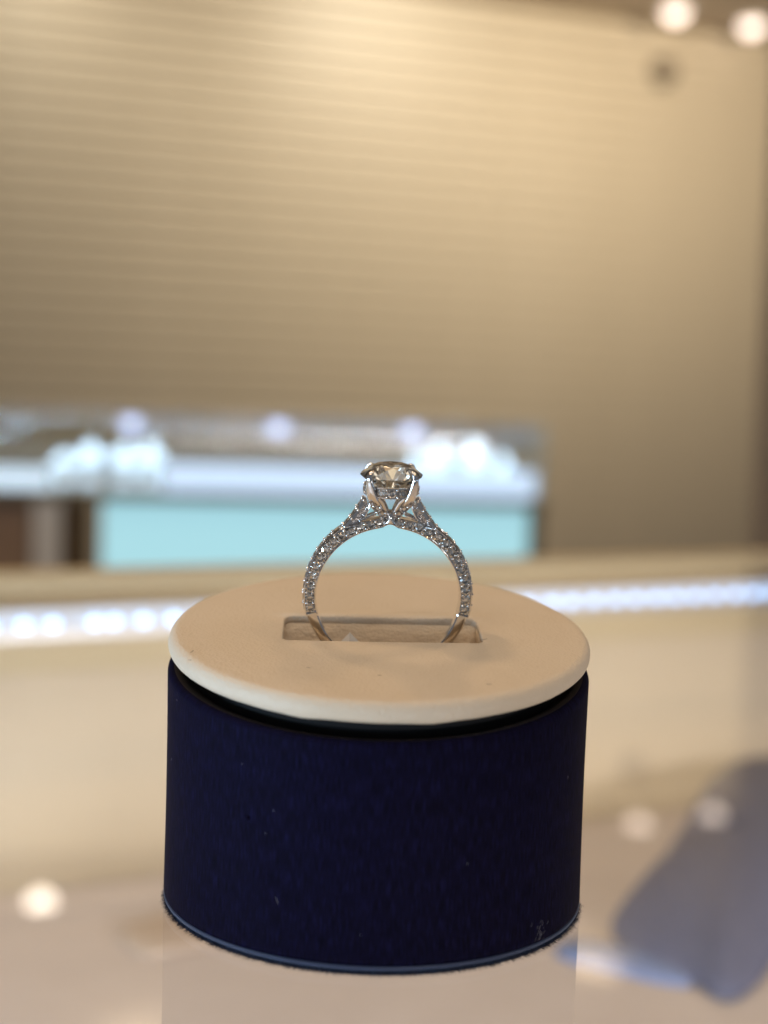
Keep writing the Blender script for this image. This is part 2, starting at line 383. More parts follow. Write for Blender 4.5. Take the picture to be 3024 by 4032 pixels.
# ================================================================== THE SHOWCASE BEHIND
SY = 1.12; SYAW = radians(9)
S0 = at_y(1500, 1950, SY); SD = Vector((cos(SYAW), sin(SYAW), 0)); SNn = Vector((sin(SYAW), -cos(SYAW), 0))
case = empty('glass_showcase', (S0.x, S0.y, FLOOR), (0, 0, SYAW))
def sp(u, v):                                          # pixel on the showcase front plane -> local x, z
    p = at_plane(u, v, S0, SNn); return ((p - S0).dot(SD), p.z - FLOOR)
xr = sp(2150, 1800)[0]; xl = -0.95
zt = sp(1500, 1648)[1]; zs1 = sp(1500, 1955)[1]; zs0 = sp(1500, 1992)[1]; zb = 0.62; DP = 0.30
def cbox(name, x0, x1, y0, y1, z0, z1, m, parent=case, bevel=0.0008):
    k = MB(); k.box(((x0 + x1) / 2, (y0 + y1) / 2, (z0 + z1) / 2), (x1 - x0, y1 - y0, z1 - z0)); return k.build(name, m, parent, False, bevel=bevel)
cbox('glass_top', xl, xr, 0, DP, zt - 0.006, zt, M_caseglass)
cbox('front_pane', xl, xr, 0, 0.004, zs1, zt - 0.0065, M_caseglass)
cbox('side_pane', xr - 0.004, xr, 0.0045, DP - 0.0045, zs1, zt - 0.0065, M_caseglass)
cbox('rear_pane', xl, xr, DP - 0.004, DP, zs1, zt - 0.0065, M_caseglass)
cbox('shelf', xl, xr + 0.002, -0.003, DP, zs0, zs1 - 0.0005, M_trim)
xp0 = sp(345, 2050)[0]; xp1 = sp(255, 2050)[0]; xp2 = sp(130, 2050)[0]
cbox('backlit_panel', xp0 + 0.012, xr - 0.012, 0.010, 0.016, zb, zs0 - 0.001, M_turq)
cbox('post', xp1, xp0, -0.001, 0.05, zb, zs0 - 0.0008, M_brown)
cbox('post', xp2, xp1 - 0.003, -0.001, 0.05, zb, zs0 - 0.0008, M_whitep)
cbox('post', xr - 0.010, xr - 0.0005, 0.0, 0.02, zb, zs0 - 0.0008, M_trim)
cbox('side_panel', xl, xp2 - 0.002, 0.004, 0.02, zb, zs0 - 0.001, M_wood)
cbox('plinth', xl, xr, 0.002, DP, 0, zb - 0.001, M_wood)
lb = cbox('led_bar', sp(640, 1890)[0], xr - 0.006, 0.012, 0.022, zs1 + 0.0005, sp(1100, 1838)[1], emit('showcase_led', (0.54, 0.72, 1.0), 1.08))
cbox('led_bar', xl, sp(190, 1890)[0], 0.012, 0.022, zs1 + 0.0005, sp(100, 1850)[1], emit('showcase_led_bright', (0.62, 0.80, 1.0), 1.1))
cbox('glass_top_sheen', sp(500, 1650)[0], xr - 0.006, 0.0175, 0.0195, sp(1500, 1722)[1], zt - 0.0075, mat('painted_reflection_grey', (0.58, 0.60, 0.70), 0.5))  # added strip: its bluish grey paints the glass top's reflection
for i, (u, v) in enumerate(((512, 1672), (1100, 1684), (1632, 1690))):
    x, z = sp(u, v); k = MB()
    k.lathe([(0.001, -0.0065), (0.006, -0.005), (0.007, -0.001), (0.007, 0.004)], 20, cap0=True, cap1=True)
    o = k.build('puck_lamp', M_puck, case); o.location = (x, 0.0115, zt - 0.011 - 0.006 * 0)
tag(case, 'long glass showcase with a turquoise backlit panel behind the ring', 'showcase')
pl = case.matrix_basis
def cw(x, y, z): return Matrix.Translation(case.location) @ Matrix.Rotation(SYAW, 4, 'Z') @ Vector((x, y, z))
area_lamp('showcase_led_light', cw((xl + xr) / 2, 0.03, zt - 0.012), cw((xl + xr) / 2, 0.12, zs1), 1.2, 1.3, COOL, 0.01)

# white display stands standing on the shelf inside it
def bust(u, top_v, depth, wpx, label):
    x, z = sp(u, top_v); hgt = z - zs1; r = wpx * 0.5 * 1.29 / FPX
    q = cw(x, depth, zs1); t = empty('display_stand', q, (0, 0, SYAW))
    k = MB(); k.lathe([(r * 0.9, 0.0), (r * 0.95, 0.003), (r * 0.5, 0.006), (r * 0.3, hgt * 0.3)], 24, cap0=True, cap1=True); k.build('foot', M_satin, t)
    k = MB(); k.loops([[(rr * cos(a) * 1.0, rr * sin(a) * 0.55 + (z_ / hgt) * 0.006, z_) for a in [2 * pi * j / 24 for j in range(24)]]
                       for rr, z_ in ((r * 0.35, hgt * 0.31), (r * 0.95, hgt * 0.48), (r, hgt * 0.6), (r * 0.72, hgt * 0.78), (r * 0.38, hgt * 0.88), (r * 0.34, hgt))], True, True, True)
    k.build('bust', M_satin, t, True, 60)
    tag(t, label, 'display stand', 'white stands in the showcase behind')
bust(235, 1790, 0.05, 110, 'white display stand near the left edge of the photo')
bust(345, 1755, 0.05, 120, 'white display stand, second from the left in the showcase')
bust(480, 1765, 0.06, 130, 'white display stand, third from the left in the showcase')
bust(590, 1745, 0.07, 120, 'white display stand, fourth from the left in the showcase')
bust(1700, 1790, 0.06, 90, 'white display stand just right of the ring head')
bust(1790, 1755, 0.06, 100, 'white display stand, third from the right end of the showcase')
bust(1930, 1750, 0.06, 120, 'white display stand, second from the right end of the showcase')
bust(2045, 1800, 0.06, 90, 'white display stand closest to the right end of the showcase')

# pillar at the right edge
p = at_y(3000, 1200, 2.9)
k = MB(); k.box((p.x + 0.15, 2.75, (FLOOR + CEIL) / 2), (0.30, 0.30, CEIL - FLOOR - 0.002))
pil = k.build('pillar', mottled('pink_beige_plaster', (0.56, 0.47, 0.41), (0.60, 0.50, 0.44), 5, 0.6), None, False, bevel=0.01)
tag(pil, 'grey brown pillar at the right edge of the photo', 'pillar')

# ================================================================== THE RING STAND (lengths in millimetres)
ZC, TILT = 33.878, 0.15592
stand = empty('ring_display_stand', (0, 0, 0))
tag(stand, 'navy cloth drum with a slotted cream leather top holding the ring', 'ring stand')
RD = 25.9
def ztop(r, th, off): return ZC + off / cos(TILT) + r * sin(th) * math.tan(TILT)
NA = 160
rings = []
def dring(r, zf):
    rings.append([(r * cos(2 * pi * j / NA), r * sin(2 * pi * j / NA), zf(2 * pi * j / NA)) for j in range(NA)])
dring(RD - 0.7, lambda t: 0.95); dring(RD - 0.30, lambda t: 1.02); dring(RD - 0.08, lambda t: 1.25); dring(RD, lambda t: 1.7)
for i in range(1, 12):
    f = i / 12
    dring(RD - 0.10 * sin(pi * f), lambda t, f=f: 1.7 + (ztop(RD, t, -4.8) - 1.7) * f)
for a in (0, 22, 45, 68, 90):
    dring(RD - 0.75 * (1 - cos(radians(a))), lambda t, a=a: ztop(RD, t, -4.8) + 0.75 * sin(radians(a)))
k = MB(MM); k.loops(rings); k.build('cloth_drum', M_cloth, stand, True, 60)
rings = []
dring(RD - 0.75, lambda t: ztop(RD, t, -4.8) + 0.747); dring(RD - 1.6, lambda t: ztop(RD, t, -4.8) + 0.70); dring(RD - 2.1, lambda t: ztop(RD - 1, t, -5.0)); dring(20, lambda t: ztop(20, t, -5.4))
k = MB(MM); k.loops(rings, True, False, True); k.build('drum_rim', M_edge, stand, True, 60)
M_hem = mat('hem_painted_light', (0.016, 0.028, 0.075), 0.6, Sheen_Weight=0.35, Sheen_Roughness=0.5)  # folded edge; the blue light it catches is put into the colour
P(M_hem).inputs['Sheen Tint'].default_value = (0.45, 0.65, 1.0, 1)
k = MB(MM); k.lathe([(RD - 0.62, 0.62), (RD - 0.30, 0.62), (RD - 0.12, 0.72), (RD - 0.03, 0.86), (RD + 0.005, 1.02), (RD - 0.02, 1.12), (RD - 0.2, 1.16)], 160); k.build('hem', M_hem, stand)
k = MB(MM); k.lathe([(RD - 0.6, 0.02), (RD - 0.34, 0.10), (RD - 0.28, 0.4), (RD - 0.35, 0.64)], 128, cap0=True, cap1=True); k.build('velvet_base', M_velvet, stand)
# fuzz along the lower edge
k = MB(MM)
for i in range(5200):
    th = random.uniform(0, 2 * pi); z0 = random.uniform(0.08, 0.62); r0 = RD - 0.36
    ln = random.uniform(0.4, 1.0); dz = random.uniform(-0.75, 0.05); dt = random.uniform(-0.5, 0.5)
    if random.random() < 0.06: ln *= 1.5
    c, s_ = cos(th), sin(th); wd = 0.03
    tip = (c * (r0 + ln * 0.8) - s_ * dt * ln, s_ * (r0 + ln * 0.8) + c * dt * ln, max(0.02, z0 + dz * ln))
    k.add([(c * r0 - s_ * wd, s_ * r0 + c * wd, z0), (c * r0 + s_ * wd, s_ * r0 - c * wd, z0), (c * r0, s_ * r0, z0 + wd * 1.6), tip],
          [(0, 1, 3), (1, 2, 3), (2, 0, 3)])
fz = k.build('velvet_fuzz', M_velvet, stand, False); fz['kind'] = 'stuff'
# nub, lint and a scuff on the cloth
def on_drum(u, v):
    d = ray(u, v) * 1e-3; r2 = (RD * MM) ** 2
    a = d.x ** 2 + d.y ** 2; bq = 2 * (CAM.x * d.x + CAM.y * d.y); c = CAM.x ** 2 + CAM.y ** 2 - r2
    s_ = (-bq - sqrt(bq * bq - 4 * a * c)) / (2 * a); return CAM + d * s_
q = on_drum(975, 3220) / MM
k = MB(MM); k.lathe([(0.26, -0.1), (0.24, 0.08), (0.14, 0.2), (0.02, 0.24)], 12, cap1=True)
o = k.build('nub', M_cloth, stand); th = atan2(q.y, q.x)
o.matrix_local = Matrix.Translation(q * MM) @ Vector((cos(th), sin(th), 0)).to_track_quat('Z', 'Y').to_matrix().to_4x4()
M_lint = mat('grey_lint', (0.20, 0.20, 0.24), 0.9)
k = MB(MM)
def fibre(p, direc, nrm, ln, wd):
    p = Vector(p); direc = Vector(direc).normalized(); nrm = Vector(nrm).normalized(); sd = direc.cross(nrm)
    pts = []
    for i in range(5):
        f = i / 4 - 0.5; pts.append(p + direc * ln * f + sd * ln * 0.35 * (0.25 - f * f) + nrm * 0.04)
    k.loops([[a + sd * wd, a + nrm * wd, a - sd * wd] for a in pts], True, True, True)
for u, v, ln in ((955, 3008, 0.22), (1078, 3192, 0.25), (1046, 3282, 0.25), (698, 2757, 0.3), (2235, 3060, 0.3), (1840, 3400, 0.25), (1090, 3546, 0.8), (676, 2990, 0.3), (1420, 3680, 0.2)):
    q = on_drum(u, v) / MM; nn = Vector((q.x, q.y, 0)); fibre(q, (random.uniform(-.5, .5), random.uniform(-.5, .5), 1), nn, ln, 0.020)
for i in range(26):
    q = on_drum(2128 + random.gauss(0, 14), 3668 + random.gauss(0, 26)) / MM; nn = Vector((q.x, q.y, 0))
    fibre(q, (0.3, 0, 1), nn, random.uniform(0.2, 0.6), 0.012)
lt = k.build('lint', M_lint, stand, False); lt['kind'] = 'stuff'

# cap frame: x right, y up the slope, z off the leather
CAPM = Matrix.Translation((0, 0, ZC * MM)) @ Matrix.Rotation(TILT, 4, 'X')
SYW = radians(2.6)                                    # the slot sits a little askew
HX, HY0, HY1 = 12.05, -4.35, 4.15                     # slot half length and its front and back, about (0.25, -0.95)
SC = Vector((0.25, -0.95))
def rot2(x, y): return (SC.x + x * cos(SYW) - y * sin(SYW), SC.y + x * sin(SYW) + y * cos(SYW))
hole = []                                             # (x, y, which side 0 front 1 right 2 back 3 left)
nL, nS = 56, 18
def side(ax, ay, bx, by, n, sd):
    for i in range(n):
        f = i / n; f = f + 0.0
        hole.append((ax + (bx - ax) * f, ay + (by - ay) * f, sd))
side(-HX, HY0, HX, HY0, nL, 0); side(HX, HY0, HX, HY1, nS, 1); side(HX, HY1, -HX, HY1, nL, 2); side(-HX, HY1, -HX, HY0, nS, 3)
def corner(x, y, rc):                                 # round the corners a little
    ix = min(max(x, -HX + rc), HX - rc); iy = min(max(y, HY0 + rc), HY1 - rc)
    dx, dy = x - ix, y - iy; d = hypot(dx, dy)
    if dx and dy and d > rc: return ix + dx * rc / d, iy + dy * rc / d
    return x, y
def sm_(e0, e1, x):
    t = min(max((x - e0) / (e1 - e0), 0), 1); return t * t * (3 - 2 * t)
nH = len(hole)
hp = []
for x, y, sd in hole:
    cx, cy = corner(x, y, 0.7); hp.append((cx, cy))
def nz3(x, y, z, s): return noise.noise(Vector((x * s, y * s, z * s + 7.3)))
def top_z(x, y, hx, hy, sd_back):                     # soft swell along the back lip, faint waviness elsewhere
    z = 0.05 * nz3(x, y, 0, 0.16)
    z += sd_back * 0.42 * exp(-((hy - HY1 - 1.1) / 1.1) ** 2) * sm_(HX + 2.0, HX - 1.0, abs(hx))
    z -= 0.10 * exp(-max(0, hypot(x, y) - 20) * 0) * sm_(21.0, 25.0, hypot(x, y))
    return z
rings = []
# down inside the slot, lip, then out over the top to the rolled rim
def hole_ring(inset, dz_front, dz_back):
    r = []
    for (hx, hy), (x0, y0, sd) in zip(hp, hole):
        back = sm_(HY1 - 1.5, HY1, hy)
        ang = atan2(hy * 2.6, hx)
        ox = (hx / HX) ** 3 * inset * (abs(hx) > HX - 1.2); oy = inset * (1 if hy > HY1 - 0.9 else (-1 if hy < HY0 + 0.9 else 0))
        x, y = rot2(hx + ox, hy + oy); r.append((x, y, dz_front * (1 - back) + dz_back * back))
    rings.append(r)
hole_ring(0.55, -2.2, -1.15); hole_ring(0.18, -1.2, -0.98); hole_ring(0.03, -0.6, -0.72); hole_ring(0.0, -0.28, -0.38); hole_ring(0.06, -0.10, -0.12)
NT = 22
RO = 24.85
outer = []
for (hx, hy) in hp:
    x, y = rot2(hx, hy); a = atan2((y - SC.y * 1.0) * 1.0, x - SC.x); outer.append(a)
# outer angles: blend between true direction and even spacing
for i in range(NT):
    f = (i / (NT - 1)); r = []
    for (hx, hy), a, (x0, y0, sd) in zip(hp, outer, hole):
        out = 0.16 + f * 0
        nx = (1 if hx > HX - 0.05 else -1 if hx < -HX + 0.05 else 0); ny = (1 if hy > HY1 - 0.05 else -1 if hy < HY0 + 0.05 else 0)
        sx, sy = rot2(hx + nx * 0.17, hy + ny * 0.20)
        ex, ey = RO * cos(a), RO * sin(a)
        g = f ** 1.35
        x, y = sx + (ex - sx) * g, sy + (ey - sy) * g
        lx = (x - SC.x) * cos(SYW) + (y - SC.y) * sin(SYW); ly = -(x - SC.x) * sin(SYW) + (y - SC.y) * cos(SYW)
        z = top_z(x, y, lx, ly, sm_(HY1 - 0.5, HY1 + 0.2, ly))
        r.append((x, y, z))
    rings.append(r)
for rr, zz in ((25.15, -0.10), (25.46, -0.27), (25.72, -0.55), (25.90, -0.95), (25.98, -1.42), (25.92, -1.85), (25.72, -2.22), (25.45, -2.42), (24.8, -2.45), (23.6, -2.40)):
    r = []
    for a in outer:
        lump = 0.0
        if zz < -2.0:                                  # untidy lower edge at the front
            fr = sm_(0.5, 0.9, -sin(a)); lump = -fr * 0.22 * max(0, nz3(a * 16, 0, 3.1, 1.0)) - 0.05 * nz3(a * 40, 1.5, 0, 1.0)
            lump -= 0.32 * exp(-((a + 1.93) / 0.035) ** 2) + 0.28 * exp(-((a + 1.30) / 0.05) ** 2)
        r.append((rr * cos(a), rr * sin(a), zz - 0.10 + lump * (1 if rr > 25 else 0.6)))
    rings.append(r)
k = MB(MM); k.loops(rings); cap = k.build('leather_cap', M_leather, stand, True, 80)
cap.matrix_local = CAPM
sub = cap.modifiers.new('smooth', 'SUBSURF'); sub.levels = 1; sub.render_levels = 1
k = MB(MM); k.lathe([(23.9, -2.3), (23.2, -2.6), (23.2, -5.2)], 96); pg = k.build('core', M_plug, stand); pg.matrix_local = CAPM
# the slot's lining: creased leather pads and a floor
def lining(name, pts_fn, nu, nv, m):
    g = [[pts_fn(i / nu, j / nv) for i in range(nu + 1)] for j in range(nv + 1)]
    k = MB(MM); k.loops(g, closed=False); o = k.build(name, m, stand, True, 80); o.matrix_local = CAPM
    s_ = o.modifiers.new('thick', 'SOLIDIFY'); s_.thickness = 0.0003; s_.offset = 0
    return o
def backpad(u, v):                                    # foam pad: slopes down and forward to the ring
    x = -HX - 0.1 + u * (2 * HX + 0.2); q = min(1, v * 1.25)
    y = HY1 + 0.25 - 2.6 * q ** 0.85; z = -0.66 - 3.3 * q ** 1.2 - max(0, v - 0.8) * 8
    d = 0.20 * nz3(x, y, z, 0.5) + 0.10 * nz3(x * 0.8, y * 1.8, z * 1.8, 1.5)
    a, b_ = rot2(x, y + d * 0.6); return (a, b_, z + d * 0.6)
lining('back_pad', backpad, 90, 26, M_pad)
def frontpad(u, v):
    x = -HX - 0.1 + u * (2 * HX + 0.2); a, b_ = rot2(x, HY0 - 0.30 + 0.05 * nz3(x, 5, v * 4, 0.7)); return (a, b_, -2.0 - 4.3 * v)
lining('front_pad', frontpad, 30, 6, M_pad)
for s_ in (-1, 1):
    def endpad(u, v, s_=s_):
        y = HY0 - 0.2 + u * (HY1 - HY0 + 0.5); z = -0.95 - 5.3 * v
        a, b_ = rot2(s_ * (HX + 0.12 + 0.05 * nz3(y, 3, z, 0.8)), y); return (a, b_, z)
    lining('end_pad', endpad, 14, 12, M_pad)
def floorpad(u, v):
    a, b_ = rot2((2 * u - 1) * (HX + 0.3), HY0 - 0.4 + v * (HY1 - HY0 + 0.8)); return (a, b_, -6.2)
lining('floor_pad', floorpad, 8, 4, M_pad)
# stray hairs on the leather
M_hair = mat('dark_hair', (0.05, 0.035, 0.02), 0.6)
def on_cap(u, v):
    n = CAPM.to_3x3() @ Vector((0, 0, 1)); p = at_plane(u, v, CAPM.translation, n); return (CAPM.inverted() @ p) / MM
k = MB(MM)
for u, v, ln, dr in ((755, 2566, 0.9, (0.25, 1, 0)), (748, 2600, 0.35, (1, .5, 0)), (1495, 2660, 0.4, (1, .2, 0)), (1905, 2518, 0.9, (1, .6, 0)), (1925, 2695, 0.5, (1, .1, 0)), (1215, 2630, 0.45, (1, -.3, 0)), (1190, 2375, .5, (1, .4, 0))):
    fibre(on_cap(u, v) + Vector((0, 0, 0.0)), dr, (0, 0, 1), ln, 0.026)
hr = k.build('stray_hair', M_hair, stand, False); hr['kind'] = 'stuff'; hr.matrix_local = CAPM

# white paper tag tip tucked into the slot
tg = empty('paper_tag'); tg.matrix_basis = CAPM @ Matrix.Translation((-3.35 * MM, -4.0 * MM, -5.6 * MM)) @ Matrix.Rotation(radians(6), 4, 'Z') @ Matrix.Rotation(radians(-36), 4, 'X')
k = MB(MM); k.loops([[(0, 0, 0), (1.6, 0.5, 0), (1.6, 0.5, 4.6), (0.0, 0, 6.2)], [(0, 0.12, 0), (1.6, 0.62, 0), (1.6, 0.62, 4.6), (0, 0.12, 6.2)]], True, True, True); k.build('front_fold', M_card, tg, False)
k = MB(MM); k.loops([[(-0.02, 0.02, 0), (-2.0, 0.9, 0), (-2.0, 0.9, 4.3), (-0.02, 0.02, 6.1)], [(-0.02, 0.14, 0), (-2.0, 1.02, 0), (-2.0, 1.02, 4.3), (-0.02, 0.14, 6.1)]], True, True, True); k.build('side_fold', M_card, tg, False)
tag(tg, 'tip of a folded white paper tag poking out of the leather slot', 'tag')

# ================================================================== THE RING (millimetres; x right, y away, z up from the finger hole's centre)
ring = empty('diamond_ring')
RINGM = CAPM @ Matrix.Translation((0.83 * MM, -1.0 * MM, 4.40 * MM)) @ Matrix.Rotation(radians(2.6), 4, 'Z')
ring.matrix_basis = RINGM
tag(ring, 'white gold ring with a large round diamond and pave set shoulders', 'ring')
RI = 8.78
def ro(t): return 10.28 + 0.33 * max(0, sin(t))
def pol(r, t): return Vector((r * cos(t), 0, r * sin(t)))
def section_sweep(k, path, closed=False, cap0=True, cap1=True):
    k.loops(path, True, cap0, cap1)
# plain lower shank
k = MB(MM); path = []
for i in range(97):
    t = radians(-12.5) - radians(155) * i / 96
    e = min(1, min(i, 96 - i) / 10)
    wd = 0.92 - 0.10 * e; th = 1.42 - 0.12 * e
    r0, r1 = RI, RI + th
    sec = [(r0, -wd * 0.7), (r0 + 0.14, -wd * 0.95), (r0 + th * 0.45, -wd), (r1 - 0.30, -wd * 0.88), (r1 - 0.06, -wd * 0.5), (r1, 0), (r1 - 0.06, wd * 0.5), (r1 - 0.30, wd * 0.88), (r0 + th * 0.45, wd), (r0 + 0.14, wd * 0.95), (r0, wd * 0.7)]
    path.append([(r * cos(t), y, r * sin(t)) for r, y in sec])
k.loops(path, True, True, True); k.build('shank', M_metal, ring, True, 32)
# pave shoulders: channelled band from the end of the plain shank up to the cusp under the head
def band_sec(t):
    d = abs(t - pi / 2); cusp = 0.42 * exp(-(d / 0.085) ** 2)
    f = sm_(radians(24), radians(36), d)                # 1 = full shank, 0 = lower band under the head
    r0 = RI + cusp; r1 = (RI + 1.22) * (1 - f) + ro(t) * f + cusp * 0.6; wd = 0.95
    top = 0.42 * f + 0.04
    return [(r0, -0.78), (r0 + 0.09, -wd), (r0 + 0.13, -wd), (r0 + 0.15, -0.42), (r1 - 0.17, -0.42), (r1 - 0.15, -wd), (r1 - 0.10, -wd), (r1, -0.80), (r1, -0.52), (r1 - top, -0.47),
            (r1 - top, 0.47), (r1, 0.52), (r1, 0.80), (r1 - 0.10, wd), (r1 - 0.15, wd), (r1 - 0.17, 0.42), (r0 + 0.15, 0.42), (r0 + 0.13, wd), (r0 + 0.09, wd), (r0, 0.78)]
for sgn in (1, -1):
    k = MB(MM); path = []
    for i in range(73):
        t = radians(-13.2 + (103.2) * i / 72)
        path.append([(sgn * r * cos(t) , y, r * sin(t)) for r, y in band_sec(t)])
    k.loops(path, True, True, True); k.build('shoulder', M_metal, ring, True, 35)
# collars that close the pave ends
for sgn in (1, -1):
    k = MB(MM); path = []
    for t in (-14.0, -12.9):
        t = radians(t); path.append([(sgn * r * cos(t), y, r * sin(t)) for r, y in ((RI - .005, -.86), (RI + .12, -1.0), (10.08, -1.0), (10.24, -.8), (10.24, .8), (10.08, 1.0), (RI + .12, 1.0), (RI - .005, .86))])
    k.loops(path, True, True, True); k.build('collar', M_metal, ring, True, 35)
# cathedral arms, rising straight to the head
A0 = pol(10.02, radians(50)); A1 = Vector((3.05, 0, 12.25))
adir = (A1 - A0).normalized(); anrm = Vector((-adir.z, 0, adir.x)) * -1
if anrm.x < 0: anrm = -anrm
def arm_pt(f):
    base = A0.lerp(A1, f); c = 0.16 * (1 - (2 * f - 1) ** 2)
    return base - anrm * c * 1.6
for sgn in (1, -1):
    k = MB(MM); path = []
    for i in range(15):
        f = i / 14; p = arm_pt(f); wd = 0.92 - 0.12 * f
        sec = [(-0.18, -wd * 0.8), (-0.10, -wd), (0.26, -wd), (0.36, -wd + 0.1), (0.36, -0.52), (-0.02, -0.45), (-0.02, 0.45), (0.36, 0.52), (0.36, wd - 0.1), (0.26, wd), (-0.10, wd), (-0.18, wd * 0.8)]
        path.append([(sgn * (p.x + anrm.x * a), y, p.z + anrm.z * a) for a, y in sec])
    k.loops(path, True, True, True); k.build('cathedral_arm', M_metal, ring, True, 35)
    # web between arm and band, with its edge beside the little window
    poly = [pol(9.7, radians(54)), pol(9.85, radians(62)), pol(9.9, radians(70)), Vector((3.20, 0, 10.02)), Vector((2.62, 0, 11.22)), Vector((2.75, 0, 12.0)), arm_pt(0.8) - anrm * 0.05, arm_pt(0.4) - anrm * 0.05]
    k = MB(MM)
    rr = []
    for y, e in ((-0.62, 0.0), (-0.42, 0.12), (0.42, 0.12), (0.62, 0.0)):
        c = sum(poly, Vector()) / len(poly)
        rr.append([(sgn * (p.x + (c.x - p.x) * (0.05 if abs(y) < .7 else 0)), y, p.z + (c.z - p.z) * (0.05 if abs(y) < .7 else 0)) for p in poly])
    k.loops([rr[1], rr[2]], True, True, True)
    wb = k.build('shoulder_web', M_cast, ring, True, 30)
    k = MB(MM)                                          # bright edge of the web beside the window
    for yy in (-0.66, 0.66):
        k.loops([[(sgn * (px_ + 0.11 * cos(a)), yy + 0.2 * sin(a), pz_ + 0.05 * cos(a)) for a in [2 * pi * j / 8 for j in range(8)]] for px_, pz_ in ((3.55, 9.6), (3.12, 10.1), (2.62, 11.15), (2.5, 11.9))], True, True, True)
    k.build('web_edge', M_metal, ring)
    # thin rail under the window
    k = MB(MM); pts = [Vector((3.25, 0, 9.72)), Vector((2.5, 0, 10.12)), Vector((1.7, 0, 10.42))]
    for yy in (-0.62, 0.62):
        k.loops([[(sgn * p.x + 0.0, yy + 0.16 * cos(a), p.z + 0.15 * sin(a)) for a in [2 * pi * j / 8 for j in range(8)]] for p in pts], True, True, True)
    k.build('window_rail', M_metal, ring)
# bridge: the crossing block and the two set arms leading to the prongs
def oct_sweep(k, pts, widths, heights, ref):
    path = []
    for i, p in enumerate(pts):
        d = (pts[min(i + 1, len(pts) - 1)] - pts[max(i - 1, 0)]).normalized()
        a = d.cross(ref).normalized(); b_ = a.cross(d).normalized()
        path.append([p + a * (widths[i] * cos(q)) * 1.0 + b_ * (heights[i] * sin(q)) for q in [2 * pi * (j + .5) / 12 for j in range(12)]])
    k.loops(path, True, True, True)
k = MB(MM)
oct_sweep(k, [Vector((0, -0.92, 9.42)), Vector((0, -0.99, 9.75)), Vector((0, -0.95, 10.2)), Vector((0, -0.9, 10.62))], [0.62, 0.30, 0.26, 0.48], [0.18, .25, .25, .2], Vector((0, 1, 0)))
oct_sweep(k, [Vector((0, 0.92, 9.42)), Vector((0, 0.99, 9.75)), Vector((0, 0.95, 10.2)), Vector((0, 0.9, 10.62))], [0.62, 0.30, 0.26, 0.48], [0.18, .25, .25, .2], Vector((0, 1, 0)))
k.box((0, 0, 10.0), (0.9, 1.6, 0.9))
k.build('bridge', M_metal, ring, True, 40)
for sx in (1, -1):
    k = MB(MM)
    oct_sweep(k, [Vector((sx * 0.35, 0, 9.9)), Vector((sx * 1.15, 0, 10.75)), Vector((sx * 2.1, 0, 11.75))], [0.50, 0.62, 0.62], [0.78, 0.86, 1.15], Vector((0, 1, 0)))
    k.build('bridge_arm', M_metal, ring, True, 40)
# prongs
for pa in (45, 135, 225, 315):
    a = radians(pa); rad = Vector((cos(a), sin(a), 0)); tan = Vector((-sin(a), cos(a), 0))
    k = MB(MM); path = []
    for r, h, wd, th in ((2.55, 11.75, 0.72, 0.26), (2.80, 11.95, 0.88, 0.34), (3.15, 12.6, 0.82, 0.38), (3.45, 13.4, 0.70, 0.38), (3.72, 14.3, 0.57, 0.36), (3.86, 15.0, 0.48, 0.32), (3.88, 15.45, 0.42, 0.28), (3.72, 15.80, 0.38, 0.24), (3.40, 15.98, 0.30, 0.17), (3.12, 16.02, 0.16, 0.08)):
        p = rad * r + Vector((0, 0, h))
        sl = Vector((0, 0, 1)) if h < 15.3 else Vector((0, 0, 1))
        nx = rad if h < 15.2 else (rad * (0.75 if h < 15.7 else 0.25) + Vector((0, 0, 0.6 if h < 15.7 else 1.0))).normalized()
        path.append([p + tan * (wd * cos(q)) + nx * (th * sin(q)) for q in [2 * pi * j / 14 for j in range(14)]])
    k.loops(path, True, True, True); pr_ = k.build('prong', M_metal, ring, True, 60)
    k = MB(MM)
    pts = [rad * r + Vector((0, 0, h)) for r, h in ((0.45, 10.35), (0.95, 11.2), (1.5, 12.0), (2.3, 12.7))]
    oct_sweep(k, pts, [0.34, 0.34, 0.36, 0.40], [0.28, 0.26, 0.26, 0.26], tan); k.build('stem', M_metal, pr_, True, 60)
# gallery band with its row of stones
k = MB(MM); k.lathe([(2.92, 12.88), (3.22, 12.88), (3.28, 12.93), (3.28, 13.06), (2.98, 13.10), (2.98, 13.98), (3.28, 14.02), (3.28, 14.16), (3.22, 14.2), (2.92, 14.2), (2.92, 12.88)], 64)
gal = k.build('gallery_band', M_metal, ring, True, 35)
